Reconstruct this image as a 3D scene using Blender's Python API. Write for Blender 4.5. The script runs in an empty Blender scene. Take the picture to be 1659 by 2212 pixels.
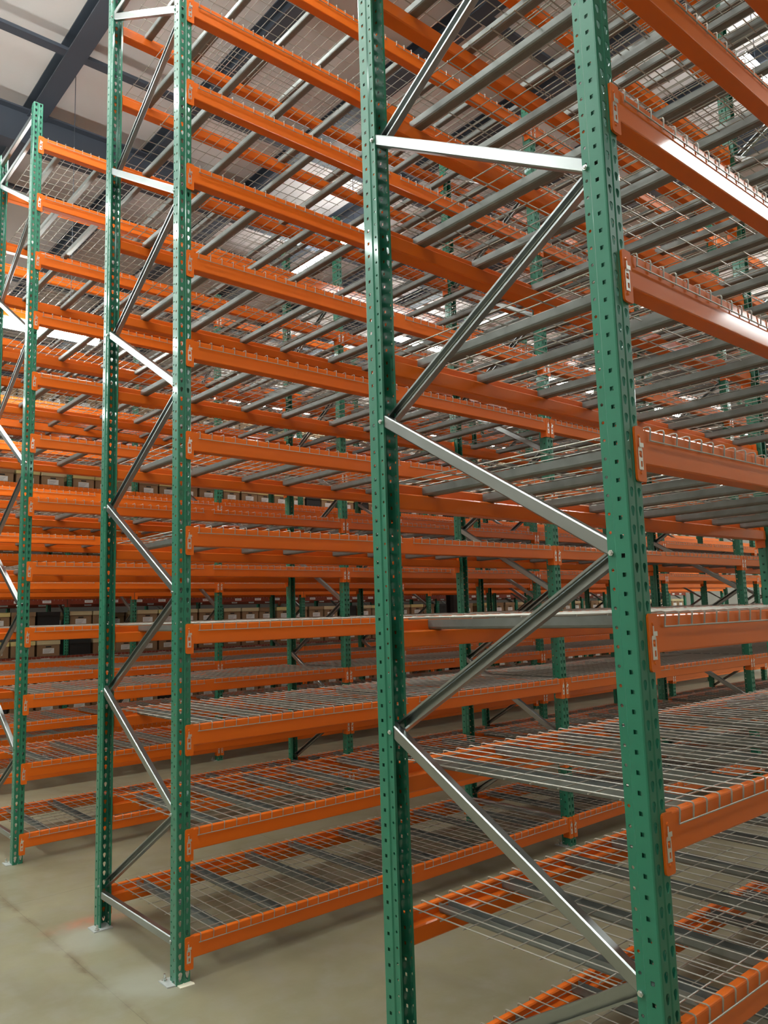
import bpy, bmesh, math, random
from mathutils import Vector, Matrix
random.seed(7)
sc = bpy.context.scene
COL = sc.collection

# ------------------------------------------------------------------ camera
FPX = 1702.03
yaw, pitch, roll = 0.85733, 0.12849, -0.03038
F = Vector((math.cos(pitch)*math.cos(yaw), math.cos(pitch)*math.sin(yaw), math.sin(pitch)))
R0 = F.cross(Vector((0, 0, 1))).normalized()
U0 = R0.cross(F)
Rv = math.cos(roll)*R0 + math.sin(roll)*U0
Uv = -math.sin(roll)*R0 + math.cos(roll)*U0
cam = bpy.data.objects.new('camera', bpy.data.cameras.new('camera'))
COL.objects.link(cam)
cam.matrix_world = Matrix(((Rv.x, Uv.x, -F.x, -1.84871), (Rv.y, Uv.y, -F.y, -1.14347), (Rv.z, Uv.z, -F.z, 1.75662), (0, 0, 0, 1)))
cam.data.sensor_fit = 'HORIZONTAL'; cam.data.sensor_width = 36.0
cam.data.lens = FPX*36.0/1659.0
cam.data.clip_start = 0.02; cam.data.clip_end = 200
sc.camera = cam

# ------------------------------------------------------------------ world, exposure
w = bpy.data.worlds.new('world'); sc.world = w; w.use_nodes = True
w.node_tree.nodes['Background'].inputs[0].default_value = (0.6, 0.66, 0.7, 1)
w.node_tree.nodes['Background'].inputs[1].default_value = 0.05
vs = sc.view_settings
vs.view_transform = 'Standard'; vs.look = 'None'; vs.gamma = 1.0; vs.use_curve_mapping = False
vs.exposure = 0.45
LAMP = 42.0          # emission of the strip lights
try:
    sc.cycles.max_bounces = 8; sc.cycles.diffuse_bounces = 4; sc.cycles.glossy_bounces = 4
    sc.cycles.sample_clamp_indirect = 8.0
    sc.cycles.use_denoising = True
except Exception: pass

# ------------------------------------------------------------------ layout
W = 0.0762; D = 1.0622; L = 3.14929; P = 0.508; Z0 = 0.2093; HP = 6.1
YROW = [0.0, 2.63163, 5.30106, 7.95, 10.6, 13.55, 16.2]
NB = [1, 3, 5, 6, 7, 8, 8]
NL = 12

# ------------------------------------------------------------------ materials
def mat(name, col, rough=0.5, metal=0.0, noise=None, bump=None, emit=None, spec=None, coat=0):
    m = bpy.data.materials.new(name); m.use_nodes = True
    nt = m.node_tree; b = nt.nodes['Principled BSDF']
    b.inputs['Base Color'].default_value = (*col, 1); b.inputs['Roughness'].default_value = rough
    b.inputs['Metallic'].default_value = metal
    if spec is not None: b.inputs['Specular IOR Level'].default_value = spec
    if coat:
        b.inputs['Coat Weight'].default_value = coat; b.inputs['Coat Roughness'].default_value = 0.09
    if emit:
        b.inputs['Emission Color'].default_value = (*emit[0], 1); b.inputs['Emission Strength'].default_value = emit[1]
    tc = nt.nodes.new('ShaderNodeTexCoord')
    if noise:
        sc_, amt, stretch = noise
        mp = nt.nodes.new('ShaderNodeMapping'); mp.inputs['Scale'].default_value = stretch
        n = nt.nodes.new('ShaderNodeTexNoise'); n.inputs['Scale'].default_value = sc_; n.inputs['Detail'].default_value = 4
        nt.links.new(tc.outputs['Object'], mp.inputs[0]); nt.links.new(mp.outputs[0], n.inputs['Vector'])
        mx = nt.nodes.new('ShaderNodeMix'); mx.data_type = 'RGBA'
        mx.inputs[6].default_value = (*[c*(1-amt) for c in col], 1); mx.inputs[7].default_value = (*[min(1, c*(1+amt)) for c in col], 1)
        nt.links.new(n.outputs['Fac'], mx.inputs[0]); nt.links.new(mx.outputs[2], b.inputs['Base Color'])
        mr = nt.nodes.new('ShaderNodeMapRange'); mr.inputs[3].default_value = max(0.02, rough-0.08); mr.inputs[4].default_value = rough+0.08
        nt.links.new(n.outputs['Fac'], mr.inputs[0]); nt.links.new(mr.outputs[0], b.inputs['Roughness'])
    if bump:
        n2 = nt.nodes.new('ShaderNodeTexNoise'); n2.inputs['Scale'].default_value = bump[0]; n2.inputs['Detail'].default_value = 3
        bp = nt.nodes.new('ShaderNodeBump'); bp.inputs['Strength'].default_value = bump[1]; bp.inputs['Distance'].default_value = 0.001
        nt.links.new(tc.outputs['Object'], n2.inputs['Vector']); nt.links.new(n2.outputs['Fac'], bp.inputs['Height'])
        nt.links.new(bp.outputs[0], b.inputs['Normal'])
    return m
M_GREEN = mat('green_powder_coat', (0.012, 0.175, 0.098), 0.42, 0.0, (6, 0.10, (1, 1, 0.3)), (260, 0.04), spec=0.5, coat=0.6)
M_ORANGE = mat('orange_powder_coat', (0.78, 0.150, 0.006), 0.55, 0.0, (4, 0.05, (0.4, 1, 1)), (200, 0.03), spec=0.25, coat=0.5)
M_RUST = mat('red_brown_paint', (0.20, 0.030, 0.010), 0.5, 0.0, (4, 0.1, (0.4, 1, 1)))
M_ZINC = mat('bright_zinc', (0.37, 0.39, 0.38), 0.30, 1.0, (14, 0.16, (1, 0.3, 1)), (60, 0.03))
M_GALV = mat('galvanised_channel', (0.20, 0.207, 0.192), 0.45, 0.35, (30, 0.2, (1, 1, 1)), (150, 0.2))
M_WIRE = mat('galvanised_wire', (0.42, 0.40, 0.35), 0.38, 0.45)
M_CLIP = mat('clip_zinc', (0.80, 0.79, 0.74), 0.3, 0.7)
M_BOLT = mat('bolt_zinc', (0.75, 0.76, 0.74), 0.25, 0.9)
M_SHIM = mat('cream_shim', (0.80, 0.76, 0.60), 0.6)
M_KRAFT = mat('kraft_board', (0.27, 0.165, 0.085), 0.85, 0.0, (5, 0.15, (1, 1, 1)))
M_LIDC = mat('cream_lid', (0.55, 0.45, 0.26), 0.85)
M_LIDY = mat('yellow_lid', (0.62, 0.50, 0.20), 0.85)
M_BLACKB = mat('black_board', (0.012, 0.011, 0.010), 0.7)
M_PAPER = mat('white_paper', (0.74, 0.73, 0.70), 0.7)
M_INK = mat('grey_print', (0.25, 0.25, 0.26), 0.7)
M_STEEL = mat('dark_roof_steel', (0.055, 0.066, 0.088), 0.5, 0.1, (2, 0.12, (1, 1, 1)))
M_PILLAR = mat('dark_pillar_steel', (0.02, 0.012, 0.010), 0.6)
M_HOUS = mat('lamp_housing', (0.75, 0.76, 0.76), 0.4)
M_TUBE = mat('lamp_diffuser', (0.9, 0.9, 0.9), 0.5, emit=((0.94, 1.0, 0.97), LAMP))
M_WALL = mat('painted_wall', (0.50, 0.47, 0.41), 0.8, 0.0, (0.7, 0.08, (1, 1, 1)))

M_TUBE2 = mat('lamp_diffuser_dim', (0.9, 0.9, 0.9), 0.5, emit=((0.94, 1.0, 0.97), 25.0))

def ceil_mat():
    m = mat('ceiling_insulation', (0.68, 0.63, 0.61), 0.75)
    nt = m.node_tree; b = nt.nodes['Principled BSDF']; tc = nt.nodes.new('ShaderNodeTexCoord')
    n = nt.nodes.new('ShaderNodeTexNoise'); n.inputs['Scale'].default_value = 1.3; n.inputs['Detail'].default_value = 5
    mx = nt.nodes.new('ShaderNodeMix'); mx.data_type = 'RGBA'
    mx.inputs[6].default_value = (0.64, 0.59, 0.57, 1); mx.inputs[7].default_value = (0.73, 0.675, 0.655, 1)
    bp = nt.nodes.new('ShaderNodeBump'); bp.inputs['Strength'].default_value = 0.3; bp.inputs['Distance'].default_value = 0.02
    for a, c in ((tc.outputs['Object'], n.inputs['Vector']), (n.outputs['Fac'], mx.inputs[0]), (mx.outputs[2], b.inputs['Base Color']),
                 (n.outputs['Fac'], bp.inputs['Height']), (bp.outputs[0], b.inputs['Normal'])): nt.links.new(a, c)
    return m
M_CEIL = ceil_mat()

def floor_mat():
    m = bpy.data.materials.new('concrete_slab'); m.use_nodes = True
    nt = m.node_tree; b = nt.nodes['Principled BSDF']; N = nt.nodes.new; K = nt.links.new
    tc = N('ShaderNodeTexCoord'); sep = N('ShaderNodeSeparateXYZ'); K(tc.outputs['Object'], sep.inputs[0])
    def noise(s, d, st=(1, 1, 1), rg=0.55):
        mp = N('ShaderNodeMapping'); mp.inputs['Scale'].default_value = st; K(tc.outputs['Object'], mp.inputs[0])
        n = N('ShaderNodeTexNoise'); n.inputs['Scale'].default_value = s; n.inputs['Detail'].default_value = d; n.inputs['Roughness'].default_value = rg
        K(mp.outputs[0], n.inputs['Vector']); return n.outputs['Fac']
    def ramp(x, p0, p1):
        r = N('ShaderNodeMapRange'); r.inputs[1].default_value = p0; r.inputs[2].default_value = p1; K(x, r.inputs[0]); return r.outputs[0]
    def mix(f, a, c, mode='MIX'):
        x = N('ShaderNodeMix'); x.data_type = 'RGBA'; x.blend_type = mode
        for s, v in ((x.inputs[0], f), (x.inputs[6], a), (x.inputs[7], c)):
            if isinstance(v, (int, float)): s.default_value = v
            elif isinstance(v, tuple): s.default_value = (*v, 1)
            else: K(v, s)
        return x.outputs[2]
    def math_(op, a, c=None):
        x = N('ShaderNodeMath'); x.operation = op
        for s, v in ((x.inputs[0], a), (x.inputs[1], c)):
            if v is None: continue
            if isinstance(v, (int, float)): s.default_value = v
            else: K(v, s)
        return x.outputs[0]
    c = mix(ramp(noise(1.1, 6), 0.3, 0.7), (0.18, 0.165, 0.098), (0.275, 0.255, 0.162))
    c = mix(ramp(noise(6, 6), 0.45, 0.75), c, (0.24, 0.225, 0.165))
    c = mix(math_('MULTIPLY', ramp(noise(2.3, 5, (1, 0.35, 1)), 0.56, 0.72), 0.35), c, (0.14, 0.125, 0.085))
    # saw-cut joint with brown staining, running with the rack ends
    wob = math_('MULTIPLY', math_('SUBTRACT', noise(3, 4), 0.5), 0.09)
    dj = math_('ABSOLUTE', math_('ADD', math_('SUBTRACT', sep.outputs['X'], -0.25), wob))
    stain = math_('MULTIPLY', math_('SUBTRACT', 1.0, ramp(dj, 0.0, 0.04)), ramp(noise(6, 4), 0.42, 0.56))
    c = mix(math_('MULTIPLY', stain, 0.75), c, (0.13, 0.095, 0.045))
    dj2 = math_('ABSOLUTE', math_('SUBTRACT', sep.outputs['X'], -0.25))
    c = mix(math_('MULTIPLY', math_('LESS_THAN', dj2, 0.002), 0.35), c, (0.05, 0.045, 0.03))
    # second joint across
    dk = math_('ABSOLUTE', math_('SUBTRACT', sep.outputs['Y'], 4.42))
    c = mix(math_('MULTIPLY', math_('LESS_THAN', dk, 0.003), 0.45), c, (0.07, 0.06, 0.04))
    dk = math_('ABSOLUTE', math_('SUBTRACT', sep.outputs['X'], 1.72))
    c = mix(math_('MULTIPLY', math_('LESS_THAN', dk, 0.003), 0.5), c, (0.07, 0.06, 0.04))
    # red overspray mark by the second rack's back foot
    dx = math_('MULTIPLY', math_('SUBTRACT', sep.outputs['X'], 0.02), 2.2)
    dy = math_('MULTIPLY', math_('SUBTRACT', sep.outputs['Y'], 3.78), 6.0)
    dr = math_('SQRT', math_('ADD', math_('POWER', dx, 2.0), math_('POWER', dy, 2.0)))
    red = math_('MULTIPLY', math_('SUBTRACT', 1.0, ramp(dr, 0.1, 0.75)), ramp(noise(9, 4), 0.25, 0.6))
    c = mix(math_('MULTIPLY', red, 0.55), c, (0.50, 0.13, 0.07))
    # grey ground-down patches near the second rack's feet
    for px, py in ((-0.12, 2.78), (-0.1, 3.55)):
        ax = math_('SUBTRACT', sep.outputs['X'], px); ay = math_('SUBTRACT', sep.outputs['Y'], py)
        dd = math_('ADD', math_('SQRT', math_('ADD', math_('POWER', ax, 2.0), math_('POWER', ay, 2.0))), math_('MULTIPLY', noise(5, 5), 0.2))
        c = mix(math_('MULTIPLY', math_('SUBTRACT', 1.0, ramp(dd, 0.18, 0.36)), 0.5), c, (0.36, 0.37, 0.31))
    K(c, b.inputs['Base Color'])
    rr = N('ShaderNodeMapRange'); rr.inputs[3].default_value = 0.30; rr.inputs[4].default_value = 0.55
    K(noise(4, 5), rr.inputs[0]); K(rr.outputs[0], b.inputs['Roughness'])
    bp = N('ShaderNodeBump'); bp.inputs['Strength'].default_value = 0.15; bp.inputs['Distance'].default_value = 0.004
    K(noise(30, 5), bp.inputs['Height']); K(bp.outputs[0], b.inputs['Normal'])
    return m
M_FLOOR = floor_mat()

# ------------------------------------------------------------------ mesh helpers
class MB:
    def __init__(s): s.v = []; s.f = []; s.m = []
    def add(s, vs_, fs, mi=0):
        o = len(s.v); s.v += [tuple(p) for p in vs_]; s.f += [tuple(i+o for i in f) for f in fs]; s.m += [mi]*len(fs)
    def box(s, a, b, mi=0):
        (x0, y0, z0), (x1, y1, z1) = a, b
        s.add([(x0, y0, z0), (x1, y0, z0), (x1, y1, z0), (x0, y1, z0), (x0, y0, z1), (x1, y0, z1), (x1, y1, z1), (x0, y1, z1)],
              [(0, 3, 2, 1), (4, 5, 6, 7), (0, 1, 5, 4), (1, 2, 6, 5), (2, 3, 7, 6), (3, 0, 4, 7)], mi)
    def sweep(s, pts, r, n=6, mi=0, caps=True):
        pts = [Vector(p) for p in pts]; rings = []
        for i, p in enumerate(pts):
            t = (pts[min(i+1, len(pts)-1)] - pts[max(i-1, 0)]).normalized()
            a = Vector((0, 0, 1)) if abs(t.z) < 0.9 and abs(t.x) < 0.9 else (Vector((1, 0, 0)) if abs(t.x) < 0.9 else Vector((0, 1, 0)))
            e1 = t.cross(a).normalized(); e2 = t.cross(e1)
            # keep frame stable for paths in the YZ plane
            if abs(t.x) < 0.5: e1 = Vector((1, 0, 0)); e2 = t.cross(e1).normalized()
            rings.append([p + r*(math.cos(k*2*math.pi/n)*e1 + math.sin(k*2*math.pi/n)*e2) for k in range(n)])
        vs_ = [q for rg in rings for q in rg]; fs = []
        for i in range(len(pts)-1):
            for k in range(n):
                k2 = (k+1) % n; fs.append((i*n+k, i*n+k2, (i+1)*n+k2, (i+1)*n+k))
        if caps: fs.append(tuple(range(n))[::-1]); fs.append(tuple((len(pts)-1)*n+k for k in range(n)))
        s.add(vs_, fs, mi)
    def prism(s, prof, x0, x1, axis='x', mi=0):
        """closed profile extruded. axis x: prof=(y,z); axis y: prof=(x,z); axis z: prof=(x,y)"""
        n = len(prof)
        def mk(p, t): return {'x': (t, p[0], p[1]), 'y': (p[0], t, p[1]), 'z': (p[0], p[1], t)}[axis]
        vs_ = [mk(p, x0) for p in prof] + [mk(p, x1) for p in prof]
        fs = [(i, (i+1) % n, n+(i+1) % n, n+i) for i in range(n)]
        fs += [tuple(range(n))[::-1], tuple(range(n, 2*n))]
        s.add(vs_, fs, mi)
    def cyl(s, c, r, h, axis='z', n=10, mi=0, r2=None):
        r2 = r if r2 is None else r2
        def mk(a, rr, t):
            u, v = rr*math.cos(a), rr*math.sin(a)
            o = {'x': (t, u, v), 'y': (u, t, v), 'z': (u, v, t)}[axis]
            return (c[0]+o[0], c[1]+o[1], c[2]+o[2])
        vs_ = [mk(2*math.pi*k/n, r, 0) for k in range(n)] + [mk(2*math.pi*k/n, r2, h) for k in range(n)]
        fs = [(k, (k+1) % n, n+(k+1) % n, n+k) for k in range(n)] + [tuple(range(n))[::-1], tuple(range(n, 2*n))]
        s.add(vs_, fs, mi)
    def join(s, other, M=None, mimap=None):
        o = len(s.v); s.v += [tuple(M @ Vector(p)) if M else p for p in other.v]
        s.f += [tuple(i+o for i in f) for f in other.f]; s.m += [(mimap or {}).get(k, k) for k in other.m]
    def mesh(s, name, mats, recalc=True):
        me = bpy.data.meshes.new(name); me.from_pydata(s.v, [], s.f)
        for m in (mats if isinstance(mats, (list, tuple)) else [mats]): me.materials.append(m)
        me.polygons.foreach_set('material_index', s.m)
        if recalc:
            bm = bmesh.new(); bm.from_mesh(me); bmesh.ops.recalc_face_normals(bm, faces=bm.faces); bm.to_mesh(me); bm.free()
        me.update(); return me
def ob(name, me, parent=None, loc=(0, 0, 0), rot=(0, 0, 0), **props):
    o = bpy.data.objects.new(name, me); COL.objects.link(o)
    o.location = loc; o.rotation_euler = rot
    if parent: o.parent = parent
    for k, v in props.items(): o[k] = v
    return o
def thing(o, label, cat, group=None, kind=None):
    if label: o['label'] = label
    if cat: o['category'] = cat
    if group: o['group'] = group
    o['kind'] = kind or 'thing'
    return o
def dup(o, parent=None):
    c = o.copy(); COL.objects.link(c)
    if parent: c.parent = parent
    for ch in list(o.children): dup(ch, c)
    return c
ORD = ['first', 'second', 'third', 'fourth', 'fifth', 'sixth', 'seventh', 'eighth', 'ninth', 'tenth', 'eleventh', 'twelfth']
ROWN = ['nearest', 'second', 'third', 'fourth', 'fifth', 'box-filled', 'rearmost']

# ------------------------------------------------------------------ room shell
def struct(name, mb, mt): return thing(ob(name, mb.mesh(name, mt)), None, None, kind='structure')
X0, X1, Y0, Y1, HC = -9.0, 36.0, -8.0, 21.0, 7.82
b = MB(); b.box((X0, Y0, -0.15), (X1, Y1, 0.0)); struct('floor', b, M_FLOOR)
b = MB(); b.box((X0, Y0, HC), (X1, Y1, HC+0.15)); struct('ceiling', b, M_CEIL)
b = MB(); b.box((X0-0.2, Y0, 0), (X0, Y1, HC)); struct('wall_left', b, M_WALL)
b = MB(); b.box((X1, Y0, 0), (X1+0.2, Y1, HC)); struct('wall_right', b, M_WALL)
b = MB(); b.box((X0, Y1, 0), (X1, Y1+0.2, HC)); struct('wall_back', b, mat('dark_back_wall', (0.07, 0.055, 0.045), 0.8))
b = MB(); b.box((X0, Y0-0.2, 0), (X1, Y0, HC)); struct('wall_front', b, M_WALL)
# roof steel: purlins along Y, thin struts and deep rafters along X
pm = MB(); pm.prism([(-0.10, 7.60), (0.10, 7.60), (0.10, 7.615), (0.008, 7.615), (0.008, 7.805), (0.10, 7.805), (0.10, HC), (-0.10, HC), (-0.10, 7.805), (-0.008, 7.805), (-0.008, 7.615), (-0.10, 7.615)], Y0, Y1, 'y')
pme = pm.mesh('roof_purlin', M_STEEL)
k = 0; x = 0.76-1.5*6
while x < X1-0.3:
    if x > X0+0.2: thing(ob('ceiling_beam', pme, None, (x, 0, 0)), None, None, kind='structure')
    x += 1.5 if x > 2.5 or x < 0 else 1.45
sm = MB(); sm.box((X0, -0.055, 7.622), (X1, 0.055, 7.66)); sme = sm.mesh('roof_strut', M_STEEL)
for y in (-5.6, -2.6, 0.5, 3.54, 6.58, 9.62, 12.66, 15.7, 18.7): thing(ob('ceiling_beam', sme, None, (0, y, 0)), None, None, kind='structure')
rm = MB()
rm.prism([(-0.10, 7.20), (0.10, 7.20), (0.10, 7.22), (0.01, 7.22), (0.01, 7.62), (0.10, 7.62), (0.10, 7.64), (-0.10, 7.64), (-0.10, 7.62), (-0.01, 7.62), (-0.01, 7.22), (-0.10, 7.22)], X0, X1, 'x')
rme = rm.mesh('roof_rafter', M_STEEL)
for y in (-4.1, 7.87, 18.0): thing(ob('ceiling_beam', rme, None, (0, y, 0)), None, None, kind='structure')
b = MB(); b.prism([(-0.14, -0.14), (0.14, -0.14), (0.14, -0.12), (0.012, -0.12), (0.012, 0.12), (0.14, 0.12), (0.14, 0.14), (-0.14, 0.14), (-0.14, 0.12), (-0.012, 0.12), (-0.012, -0.12), (-0.14, -0.12)], 0, 7.2, 'z')
o = struct('pillar', b, M_PILLAR); o.location = (12.6, 12.95, 0)

# ------------------------------------------------------------------ lamps
lm_h = MB(); lm_h.prism([(-0.035, 0.03), (-0.03, 0.07), (0.03, 0.07), (0.035, 0.03)], 0, 2.44, 'x')
lm_d = MB(); lm_d.prism([(-0.04, 0.029), (-0.065, 0.016), (-0.07, -0.005), (-0.05, -0.032), (0, -0.042), (0.05, -0.032), (0.07, -0.005), (0.065, 0.016), (0.04, 0.029)], 0.01, 2.43, 'x')
LH = lm_h.mesh('lamp_housing', M_HOUS); LD = lm_d.mesh('lamp_diffuser', M_TUBE); LD2 = lm_d.mesh('lamp_diffuser_dim', M_TUBE2)
LAMPN = [0]
def lamp(x, y, z, label, group='strip lights under the roof', rotz=0, dm=None):
    r = thing(ob('strip_light', None, None, (x, y, z), (0, 0, rotz)), label, 'light', group)
    ob('housing', LH, r); ob('diffuser', dm or LD, r)
    for xx in (0.3, 2.14):
        hb = MB(); hb.sweep([(xx, 0, 0.07), (xx, 0, HC+0.005-z)], 0.004, 5)
        ob('hanging_cable', hb.mesh('hanging_cable', M_STEEL), r)
    return r
LY = [-5.2, -3.0, -0.78, 1.85, 4.48, 7.14, 9.8, 12.6, 15.4, 18.4]
OMIT = {(3, 3), (8, 2), (3, 2), (0, 0), (0, 1), (1, 0), (2, 3), (2, 5), (0, 2), (0, 3), (0, 5), (0, 7), (1, 1), (1, 2), (1, 3), (1, 4), (1, 6), (1, 8), (4, 2), (4, 3), (5, 1), (5, 2), (6, 1), (6, 2), (7, 2), (2, 1), (2, 2), (5, 3)}
for j, y in enumerate(LY):
    for i in range(9):
        x = -6.2 + i*4.6
        if (j, i) in OMIT: continue
        if abs(y-12.6) < 0.1 and i > 6: continue
        lamp(x, y, 7.06, 'white strip light hung under the roof, %s row over, %s along' % (ORD[j], ORD[i]))
# added out-of-view lamps over the cross aisle, brightening the rack end faces
for q, (x, y) in enumerate([(-3.4, -1.9), (-3.4, 0.6), (-3.4, 3.2), (-3.4, 5.8), (-3.6, 8.4), (-3.6, 11.2)]):
    lamp(x, y, 7.06, 'added unseen strip light over the cross aisle to brighten rack ends, %s one over' % ORD[q], 'added fill lights over the cross aisle')
lamp(-1.18, 7.14, 4.80, 'glowing white strip light hung low behind the third rack row')
lamp(1.86, -0.80, 4.15, 'glowing white strip light hung low in front of the nearest rack row', None, 0, LD2)
lamp(5.58, 1.85, 7.06, 'white strip light under the roof above the aisle behind the nearest rack row')
lamp(4.72, 6.6, 7.00, 'white strip light under the roof hung crosswise to the others', None, math.pi/2)

# ------------------------------------------------------------------ upright post
def post_mesh():
    pitch = 0.0508; rows = int(HP/pitch)
    # strips: (start(x,y), end(x,y), hole)
    pr = []
    half = [((0.014, 0.0762), (0.0045, 0.0762), None), ((0.0045, 0.0762), (0.0045, 0.0520), 'round'), ((0.0045, 0.0520), (0.0, 0.0475), None),
            ((0.0, 0.0475), (0.0, 0.0055), 'square'), ((0.0, 0.0055), (0.0016, 0.0016), None), ((0.0016, 0.0016), (0.0055, 0.0), None),
            ((0.0055, 0.0), (0.0335, 0.0), 'tear'), ((0.0335, 0.0), (0.0370, 0.0030), None), ((0.0370, 0.0030), (W/2, 0.0034), None)]
    pr = half + [((W-b_[0], b_[1]), (W-a_[0], a_[1]), h) for a_, b_, h in reversed(half)]
    V = []; Fc = []
    def P3(a, bb, u, z): return (a[0]+(bb[0]-a[0])*u, a[1]+(bb[1]-a[1])*u, z)
    for a, bb, hole in pr:
        ln = math.hypot(bb[0]-a[0], bb[1]-a[1])
        for r in range(rows):
            z0 = r*pitch
            if hole is None:
                for q in range(3):
                    o = len(V); za, zb = z0+pitch*q/3, z0+pitch*(q+1)/3
                    V += [P3(a, bb, 0, za), P3(a, bb, 1, za), P3(a, bb, 1, zb), P3(a, bb, 0, zb)]; Fc.append((o, o+1, o+2, o+3))
                continue
            cz = {'tear': 0.031, 'square': 0.0115, 'round': 0.0254}[hole]
            B = [(0, 0), (1/3, 0), (2/3, 0), (1, 0), (1, 1/3), (1, 2/3), (1, 1), (2/3, 1), (1/3, 1), (0, 1), (0, 2/3), (0, 1/3)]
            if hole == 'tear':
                HP_ = [(-.0046, -.0115), (-.0026, -.0158), (.0026, -.0158), (.0046, -.0115), (.0072, -.003), (.0087, .0035), (.0064, .0092), (.0023, .0114), (-.0023, .0114), (-.0064, .0092), (-.0087, .0035), (-.0072, -.003)]
            elif hole == 'square': HP_ = [((q[0]-.5)*.0112, (q[1]-.5)*.0116) for q in B]
            else: HP_ = [(.0046*math.cos(t_), .0046*math.sin(t_)) for t_ in [math.radians(225+30*q) for q in range(12)]]
            o = len(V); H = []
            for (bu, bz), (hx, hz) in zip(B, HP_):
                V.append(P3(a, bb, bu, z0+bz*pitch)); H.append(P3(a, bb, 0.5+hx/ln, z0+cz+hz))
            V += H
            for i in range(12):
                j = (i+1) % 12; Fc.append((o+i, o+j, o+12+j, o+12+i))
    me = bpy.data.meshes.new('post_sheet'); me.from_pydata(V, [], Fc)
    bm = bmesh.new(); bm.from_mesh(me); bmesh.ops.remove_doubles(bm, verts=bm.verts, dist=0.0002)
    bmesh.ops.recalc_face_normals(bm, faces=bm.faces)
    # outward = away from profile centre
    f = max(bm.faces, key=lambda q: -q.calc_center_median().y)
    if f.normal.y > 0: bmesh.ops.reverse_faces(bm, faces=bm.faces)
    bm.to_mesh(me); bm.free(); me.materials.append(M_GREEN)
    t = bpy.data.objects.new('tmp', me); COL.objects.link(t)
    md = t.modifiers.new('s', 'SOLIDIFY'); md.thickness = 0.0022; md.offset = -1
    dg = bpy.context.evaluated_depsgraph_get(); dg.update()
    out = bpy.data.meshes.new_from_object(t.evaluated_get(dg)); out.name = 'post'
    bpy.data.objects.remove(t); return out
POST = post_mesh()

# brace channel, length Lb along +Y, web facing -X, flanges to +X
def channel_mb(Lb, h=0.041, dpt=0.029, t=0.0018, lip=0.007):
    h2 = h/2; r = 0.004
    out = [(dpt, -h2+lip), (dpt, -h2), (r, -h2), (0, -h2+r), (0, h2-r), (r, h2), (dpt, h2), (dpt, h2-lip)]
    inn = [(dpt-t, h2-lip), (dpt-t, h2-t), (r, h2-t), (t, h2-r), (t, -h2+r), (r, -h2+t), (dpt-t, -h2+t), (dpt-t, -h2+lip)]
    m = MB(); prof = out + inn
    n = 16
    vs_ = [(p[0], 0, p[1]) for p in prof] + [(p[0], Lb, p[1]) for p in prof]
    fs = [(i, (i+1) % n, n+(i+1) % n, n+i) for i in range(n)]
    for i in range(7):   # end caps as quads between skins
        fs.append((i, i+1, 14-i, 15-i)); fs.append((n+i, n+i+1, n+14-i, n+15-i))
    m.add(vs_, fs); return m
YA, YB = 0.062, D-0.062
DZ = 0.5556
DIA = math.hypot(YB-YA, DZ)
BR_DIAG = channel_mb(DIA+0.03).mesh('diagonal_brace', M_ZINC)
BR_HOR = channel_mb(D-0.10).mesh('horizontal_brace', M_ZINC)
bm_ = MB(); bm_.cyl((0, 0, 0), 0.0085, -0.006, 'x', 6); bm_.cyl((-0.006, 0, 0), 0.005, -0.004, 'x', 8)
BOLT = bm_.mesh('bolt', M_BOLT)
M_PLATE = mat('plate_zinc', (0.50, 0.52, 0.50), 0.5, 0.4, (40, 0.2, (1, 1, 1)))
fp = MB(); fp.prism([(-0.040, 0.012), (0.010, 0.002), (0.070, 0.002), (0.070, 0.112), (-0.040, 0.112)], 0, 0.006, 'z')
FOOT = fp.mesh('foot_plate', M_PLATE)
fq = MB(); fq.v = [(W-p[0], p[1], p[2]) for p in fp.v]; fq.f = fp.f; fq.m = fp.m
FOOTR = fq.mesh('foot_plate_rear', M_PLATE)
ab = MB(); ab.cyl((-0.016, 0.095, 0.006), 0.014, 0.002, n=12); ab.cyl((-0.016, 0.095, 0.008), 0.010, 0.010, n=6); ab.cyl((-0.016, 0.095, 0.018), 0.006, 0.018, n=8)
ANCH = ab.mesh('anchor_bolt', M_BOLT)
aq = MB(); aq.v = [(W-p[0], p[1], p[2]) for p in ab.v]; aq.f = ab.f; aq.m = ab.m
ANCHR = aq.mesh('anchor_bolt_rear', M_BOLT)
# studs filling the lowest teardrops
st = MB()
for cx in (0.0195, W-0.0195):
    pts = [(cx + 0.0105*math.cos(a), 0.050+0.0105*math.sin(a)) for a in [math.pi*i/6 for i in range(-1, 8)]] + [(cx-0.003, 0.027), (cx+0.003, 0.027)]
    vs_ = [(p[0], -0.003, p[1]) for p in pts] + [(p[0], 0.0, p[1]) for p in pts]; n = len(pts)
    st.add(vs_, [tuple(range(n)), tuple(range(n, 2*n))[::-1]] + [(i, (i+1) % n, n+(i+1) % n, n+i) for i in range(n)])
    st.cyl((cx, -0.003, 0.048), 0.006, -0.004, 'y', 8)
STUD = st.mesh('stud', M_BOLT)

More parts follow.
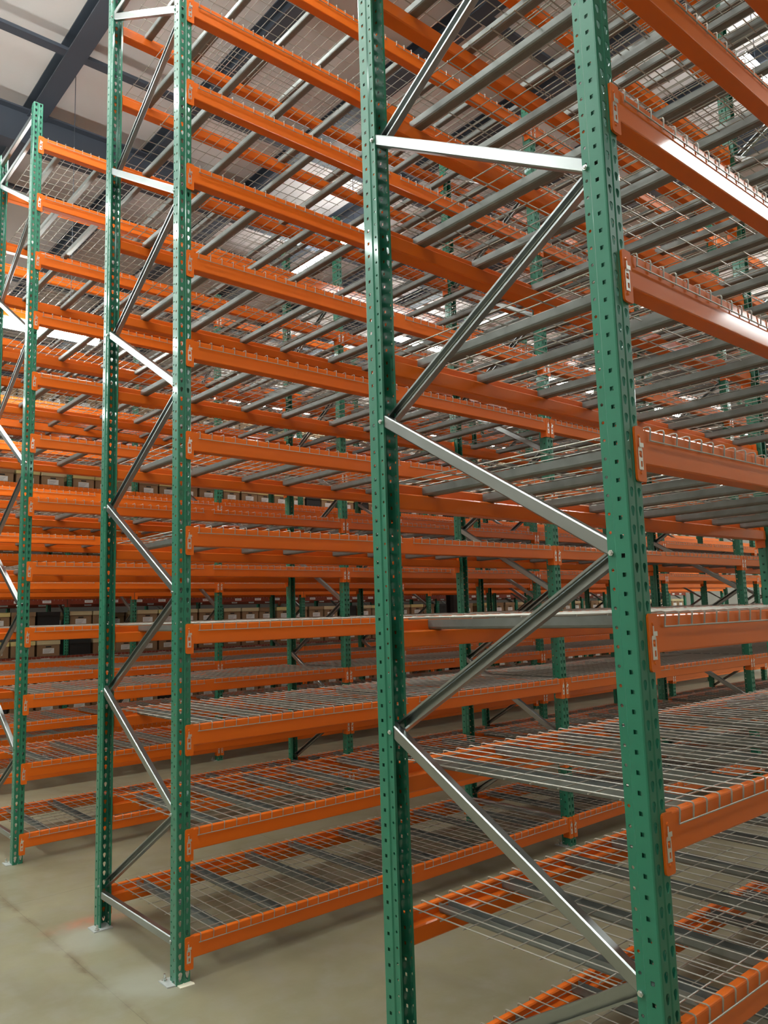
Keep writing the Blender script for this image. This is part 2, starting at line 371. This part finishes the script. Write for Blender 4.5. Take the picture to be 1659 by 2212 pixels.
def make_frame(detail=True):
    r = ob('rack_frame', None)
    for rear in (0, 1):
        loc = (0, 0, 0) if not rear else (W, D, 0); rz = 0 if not rear else math.pi
        p = ob('post', POST, r, loc, (0, 0, rz))
        pl = ob('foot_plate', FOOTR if rear else FOOT, r, loc, (0, 0, rz)); ob('anchor_bolt', ANCHR if rear else ANCH, pl)
        if detail: ob('stud', STUD, r, loc, (0, 0, rz))
    ang = math.atan2(DZ, YB-YA)
    for n in range(10):
        z = 0.235 + n*DZ
        if n % 2 == 0: # rear low -> front high, open side to the aisle
            y0, a = YB+0.012, math.pi-ang; vis = False
        else:
            y0, a = YA-0.012, math.pi-ang; vis = True
        if not vis:   # starts at rear low going to front high
            M = Matrix.Translation((0.070, YB+0.012, z)) @ Matrix.Rotation(math.pi-ang, 4, 'X')
            # web must face +X : rotate about its own long axis
            M = M @ Matrix.Rotation(math.pi, 4, 'Y')
        else:         # starts at front low going to rear high
            M = Matrix.Translation((0.008, YA-0.012, z)) @ Matrix.Rotation(ang, 4, 'X')
        o = ob('diagonal_brace', BR_DIAG, r); o.matrix_basis = M
    for z in (0.185, 5.81, 6.015):
        ob('horizontal_brace', BR_HOR, r, (0.008, 0.05, z))
    if detail:
        zz = [(0, 0.79+2*DZ*i) for i in range(5)] + [(1, 0.235+2*DZ*i) for i in range(6)] + [(0, 0.19), (0, 5.81), (0, 6.015), (1, 5.90)]
        for rear, z in zz:
            ob('bolt', BOLT, r, (0.0045, 0.064 if not rear else D-0.064, z))
    return r
fr0 = make_frame(True); fr1 = make_frame(False); used = {True: False, False: False}
for r_, y in enumerate(YROW):
    for k in range(NB[r_]+1):
        det = (r_ <= 2 and k == 0); src = fr0 if det else fr1
        o = src if not used[det] else dup(src); used[det] = True
        o.location = (k*L, y, 0)
        if k == 0: lb = 'green steel upright frame with zigzag braces, open end of the %s rack row' % ROWN[r_]
        else: lb = 'green steel upright frame with zigzag braces, %s one in along the %s rack row' % (ORD[k-1], ROWN[r_])
        thing(o, lb, 'rack frame', 'green upright frames of the racks')
sh = MB(); sh.prism([(0.004, -0.034), (0.076, -0.040), (0.082, -0.022), (0.074, 0.006), (0.006, 0.010)], 0.0, 0.004, 'z')
o = ob('shim', sh.mesh('shim', M_SHIM), None, (0, YROW[1]-0.003, 0.0005)); thing(o, 'cream shim under the front foot of the second rack row', 'shim')

# ------------------------------------------------------------------ beams
BX0, BX1 = 0.084, L+W-0.084
def beam_mb():
    m = MB(); r = 0.005
    prof = [(-0.006+r, 0), (-0.006+r*0.3, -r*0.3), (-0.006, -r), (-0.006, -0.1016+r), (-0.006+r*0.3, -0.1016+r*0.3), (-0.006+r, -0.1016), (0.058-r, -0.1016), (0.058, -0.1016+r),
            (0.058, -0.041-r), (0.058-r, -0.041), (0.026, -0.041), (0.0235, -0.0385), (0.0235, -r), (0.0235-r, 0)]
    m.prism(prof, BX0-0.002, BX1+0.002, 'x'); return m
def conn_mb():
    m = MB(); x0, x1 = 0.0425, 0.0865; t = 0.004; y1 = -0.0015; y0 = y1-t-0.003
    zt, zb, r = 0.003, -0.150, 0.010
    prof = [(x1, zt-0.001), (x0+r, zt)] + [(x0+r-r*math.sin(a), zt-r+r*math.cos(a)) for a in (math.pi/6, math.pi/3, math.pi/2)] \
        + [(x0+r-r*math.cos(a), zb+r-r*math.sin(a)) for a in (0, math.pi/6, math.pi/3, math.pi/2)] + [(x1-0.004, zb), (x1, zb+0.004)]
    m.prism(prof, y0, y1, 'y')
    m.box((x1-0.006, y1-0.001, zb+0.002), (x1-0.002, 0.052, zt-0.002))
    for z in (-0.024, -0.075, -0.126):
        m.cyl((0.0605, y0, z), 0.0055, -0.003, 'y', 10, r2=0.0035)
    return m
def clip_mb():
    m = MB(); y = -0.0088; t = -0.0014
    def bar(x0, x1, z0, z1, yy=y): m.box((x0, yy+t, z0), (x1, yy, z1))
    # plate with two openings
    bar(0.051, 0.0545, -0.118, -0.062); bar(0.068, 0.0715, -0.118, -0.062)
    bar(0.0545, 0.068, -0.118, -0.110); bar(0.0545, 0.068, -0.094, -0.084); bar(0.0545, 0.068, -0.066, -0.062)
    m.prism([(0.051, -0.062), (0.0715, -0.062), (0.068, -0.055), (0.0545, -0.055)], y+t, y, 'y')
    bar(0.0545, 0.0595, -0.110, -0.094)
    # bent tongue at the top going through the slot
    bar(0.054, 0.074, -0.056, -0.044, y-0.003); bar(0.058, 0.062, -0.044, -0.030, y-0.001)
    return m
BEAM = beam_mb().mesh('rack_beam', M_ORANGE)
CONN = conn_mb().mesh('end_connector', M_ORANGE)
cmir = MB(); cm_ = conn_mb(); cmir.v = [((L+W)-p[0], p[1], p[2]) for p in cm_.v]; cmir.f = cm_.f; cmir.m = cm_.m
CONNR = cmir.mesh('end_connector_far', M_ORANGE)
CLIP = clip_mb().mesh('safety_clip', M_CLIP)
kmir = MB(); km_ = clip_mb(); kmir.v = [((L+W)-p[0], p[1], p[2]) for p in km_.v]; kmir.f = km_.f; kmir.m = km_.m
CLIPR = kmir.mesh('safety_clip_far', M_CLIP)
jb = MB(); jb.join(beam_mb()); jb.join(conn_mb()); jb.join(cmir); jb.join(clip_mb(), None, {0: 1}); jb.join(kmir, None, {0: 1})
BEAMJ = jb.mesh('rack_beam_whole', [M_ORANGE, M_CLIP])

def make_beam():
    r = ob('crossbeam', BEAM)
    c = ob('end_connector', CONN, r); k = ob('safety_clip', CLIP, c); k['label'] = 'shiny silver locking clip'
    c = ob('end_connector', CONNR, r); k = ob('safety_clip', CLIPR, c); k['label'] = 'shiny silver locking clip'
    return r
B0 = make_beam(); B1 = ob('crossbeam', BEAMJ)
DW, DPI, ND = 1.434, 0.0717, 21
def deck_mb(n=6, r=0.0024, hooks=True):
    m = MB(); yf, yr = -0.0095, D+0.0095
    for i in range(ND):
        x = i*DPI
        p = [(x, yf, -0.033), (x, yf-0.0035, 0.000), (x, yf-0.001, 0.0060), (x, yf+0.006, 0.0078), (x, yf+0.030, 0.0062), (x, yr-0.030, 0.0062), (x, yr-0.006, 0.0078), (x, yr+0.001, 0.0060), (x, yr+0.0035, 0.000), (x, yr, -0.033)]
        m.sweep(p, r, n)
    for y, z in [(yf-0.0045, -0.033), (yr+0.0045, -0.033)] + [(0.055+0.105*j, 0.0014) for j in range(10)]:
        m.sweep([(-0.010, y, z), (DW+0.010, y, z)], r, n)
    return m
def support_mb():
    m = MB(); y0, y1 = 0.027, D-0.027; w2 = 0.024; h = 0.0365; t = 0.002
    zt = -0.0038; zb = zt-h
    out = [(-w2, zt), (-w2, zb+0.010), (-w2+0.003, zb+0.003), (-w2+0.010, zb), (w2-0.010, zb), (w2-0.003, zb+0.003), (w2, zb+0.010), (w2, zt)]
    inn = [(w2-t, zt), (w2-t, zb+0.011), (w2-0.005, zb+0.005), (w2-0.011, zb+t), (-w2+0.011, zb+t), (-w2+0.005, zb+0.005), (-w2+t, zb+0.011), (-w2+t, zt)]
    prof = out+inn; n = 16
    vs_ = [(p[0], y0, p[1]) for p in prof] + [(p[0], y1, p[1]) for p in prof]
    fs = [(i, (i+1) % n, n+(i+1) % n, n+i) for i in range(n)]
    for i in range(7): fs.append((i, i+1, 14-i, 15-i)); fs.append((n+i, n+i+1, n+14-i, n+15-i))
    m.add(vs_, fs); return m
DECK = deck_mb().mesh('wire_deck', M_WIRE)
SUP = support_mb().mesh('support_channel', M_GALV)
SX = [0.145, 0.49, 0.895, 1.24]
jd = MB(); jd.join(deck_mb(4, 0.0024))
for s_ in SX: jd.join(support_mb(), Matrix.Translation((s_, 0, 0)), {0: 1})
DECKJ = jd.mesh('wire_deck_whole', [M_WIRE, M_GALV])
def make_deck():
    r = ob('wire_deck', DECK)
    for s_ in SX: ob('support_channel', SUP, r, (s_, 0, 0))
    return r
D0 = make_deck(); D1 = ob('wire_deck', DECKJ)
fst = {'b0': 1, 'b1': 1, 'd0': 1, 'd1': 1}
def take(key, src):
    if fst[key]: fst[key] = 0; return src
    return dup(src)
DX = [0.120, 1.660]
for r_ in range(4):
    y = YROW[r_]; near = r_ < 3
    for bay in range(NB[r_] if r_ < 3 else 3):
        for lv in range(NL):
            z = Z0+lv*P
            for side in (0, 1):
                o = take('b0', B0) if near else take('b1', B1)
                if side == 0: o.location = (bay*L, y, z); o.rotation_euler = (0, 0, 0)
                else: o.location = (bay*L+L+W, y+D, z); o.rotation_euler = (0, 0, math.pi)
                thing(o, 'orange %s beam of the %s rack row, %s bay, %s shelf up' % (('front', 'rear')[side], ROWN[r_], ORD[bay], ORD[lv]), 'rack beam', 'orange shelf beams of the empty racks')
                o = take('d0', D0) if near else take('d1', D1)
                j = random.uniform(-0.006, 0.006) if lv not in (3,) else 0
                o.location = (bay*L+DX[side]+j, y, z)
                thing(o, 'galvanised wire deck, %s deck of the %s bay, %s shelf up, %s rack row' % (('near', 'far')[side], ORD[bay], ORD[lv], ROWN[r_]), 'wire deck', 'wire decks on the empty racks')
# the rest of the fourth and fifth rows, small and far
rb = MB(); bb_ = MB(); bb_.join(beam_mb()); bb_.box((0.043, -0.009, -0.15), (0.087, -0.002, 0.003)); bb_.box((L+W-0.087, -0.009, -0.15), (L+W-0.043, -0.002, 0.003))
rd = MB(); dd_ = MB()
for i in range(ND): dd_.sweep([(i*DPI, -0.0095, -0.033), (i*DPI, -0.0095, 0.003), (i*DPI, D+0.0095, 0.003), (i*DPI, D+0.0095, -0.033)], 0.0025, 3, caps=False)
for yy in [0.055+0.105*j for j in range(10)]: dd_.sweep([(0, yy, -0.001), (DW, yy, -0.001)], 0.0025, 3, caps=False)
for s_ in SX: dd_.box((s_-0.024, 0.027, -0.040), (s_+0.024, D-0.027, -0.006), 1)
for r_, bays in ((3, range(3, 6)), (4, range(0, 7)), (5, range(0, 8))):
    for bay in bays:
        for lv in range(NL):
            z = Z0+lv*P - (0.04 if r_ == 5 else 0)
            if r_ != 5:
                rb.join(bb_, Matrix.Translation((bay*L, YROW[r_], z)))
                rb.join(bb_, Matrix.Translation((bay*L+L+W, YROW[r_]+D, z)) @ Matrix.Rotation(math.pi, 4, 'Z'))
            for dx in DX: rd.join(dd_, Matrix.Translation((bay*L+dx, YROW[r_], z)))
o = ob('crossbeam', rb.mesh('rack_beams_rest', M_ORANGE, False)); thing(o, 'remaining orange beams of the fifth rack row and the far end of the fourth', 'rack beam', 'orange shelf beams of the empty racks', 'stuff')
o = ob('wire_deck', rd.mesh('wire_decks_rest', [M_WIRE, M_GALV], False)); thing(o, 'remaining wire decks on the fifth and the box-filled rack rows', 'wire deck', 'wire decks on the empty racks', 'stuff')

# ------------------------------------------------------------------ box-filled rack behind
sb = MB(); sb.join(beam_mb()); sb.box((0.043, -0.009, -0.15), (0.087, -0.002, 0.003)); sb.box((L+W-0.087, -0.009, -0.15), (L+W-0.043, -0.002, 0.003))
sbf = MB(); sbf.join(sb)
for i in range(6):
    xx = 0.35+i*0.48
    sbf.box((xx, -0.0075, -0.075), (xx+0.15, -0.0062, -0.028), 1)
    for q in range(9): sbf.box((xx+0.02+q*0.0125, -0.0080, -0.060), (xx+0.026+q*0.0125, -0.0074, -0.040), 2)
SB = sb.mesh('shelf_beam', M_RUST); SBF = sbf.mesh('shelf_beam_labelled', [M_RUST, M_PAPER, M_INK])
for bay in range(NB[5]):
    for lv in range(NL):
        z = Z0+lv*P-0.04
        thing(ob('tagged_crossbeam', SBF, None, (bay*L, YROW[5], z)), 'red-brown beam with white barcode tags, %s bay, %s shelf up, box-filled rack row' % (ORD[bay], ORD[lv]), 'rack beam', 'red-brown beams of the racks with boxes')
rr_ = MB()
for bay in range(NB[6]):
    for lv in range(NL): rr_.join(sbf, Matrix.Translation((bay*L, YROW[6], Z0+lv*P-0.04)))
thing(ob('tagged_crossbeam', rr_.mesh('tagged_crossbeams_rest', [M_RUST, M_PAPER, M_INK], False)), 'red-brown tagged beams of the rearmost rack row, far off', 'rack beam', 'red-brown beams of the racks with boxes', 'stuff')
bodym = MB(); bodym.box((0, 0, 0.0), (0.385, 0.50, 0.262)); bodym.box((0.145, -0.0015, 0.150), (0.240, 0.0, 0.172), 1)
lidm = MB(); lidm.box((-0.008, -0.008, 0.200), (0.393, 0.508, 0.272))
labm = MB(); labm.box((0.095, -0.003, 0.045), (0.290, -0.0005, 0.135))
for q in range(4): labm.box((0.11, -0.0036, 0.058+q*0.018), (0.11+0.16*(0.6+0.1*q), -0.003, 0.063+q*0.018), 1)
BODY = bodym.mesh('box_body', [M_KRAFT, M_BLACKB]); BODYK = bodym.mesh('box_body_black', [M_BLACKB, M_BLACKB])
LIDC = lidm.mesh('lid', M_LIDC); LIDY = lidm.mesh('lid_yellow', M_LIDY); LIDK = lidm.mesh('lid_black', M_BLACKB); LIDB = lidm.mesh('lid_brown', M_KRAFT)
LAB = labm.mesh('paper_label', [M_PAPER, M_INK])
rest = MB(); random.seed(11)
for bay in range(NB[5]):
    for lv in range(NL):
        x = bay*L+0.10
        for i in range(7):
            xx = x + i*0.432 + random.uniform(-0.008, 0.008); yy = YROW[5]+random.uniform(0.0, 0.05); zz = Z0+lv*P-0.04+0.0072
            if random.random() < 0.05: continue
            kind = random.random()
            if bay < 5 and lv < 9:
                if kind < 0.10: nm, bd, ld = 'black', BODYK, LIDK
                elif kind < 0.35: nm, bd, ld = 'yellow-lidded', BODY, LIDY
                elif kind < 0.75: nm, bd, ld = 'cream-lidded', BODY, LIDC
                else: nm, bd, ld = 'plain brown', BODY, LIDB
                o = thing(ob('file_box', bd, None, (xx, yy, zz), (0, 0, random.uniform(-0.02, 0.02))), '%s cardboard file box, %s along, %s bay, %s shelf up, box-filled row' % (nm, ORD[i], ORD[bay], ORD[lv]), 'file box', 'file boxes on the shelves behind')
                ob('lid', ld, o)
                if nm != 'black': ob('paper_label', LAB, o)
            else:
                T = Matrix.Translation((xx, yy, zz)); rest.join(bodym, T); rest.join(lidm, T, {0: 2 if kind < 0.6 else 0}); rest.join(labm, T, {0: 3, 1: 1})
for bay in range(NB[6]):
    for lv in range(NL):
        for i in range(7):
            if random.random() < 0.3: continue
            T = Matrix.Translation((bay*L+0.1+i*0.432, YROW[6]+0.03, Z0+lv*P-0.04+0.001)); rest.join(bodym, T); rest.join(lidm, T, {0: 2 if random.random() < 0.6 else 0}); rest.join(labm, T, {0: 3, 1: 1})
o = ob('file_box', rest.mesh('file_boxes_rest', [M_KRAFT, M_BLACKB, M_LIDC, M_PAPER], False)); thing(o, 'remaining cardboard file boxes far off at the back of the warehouse', 'file box', 'file boxes on the shelves behind', 'stuff')
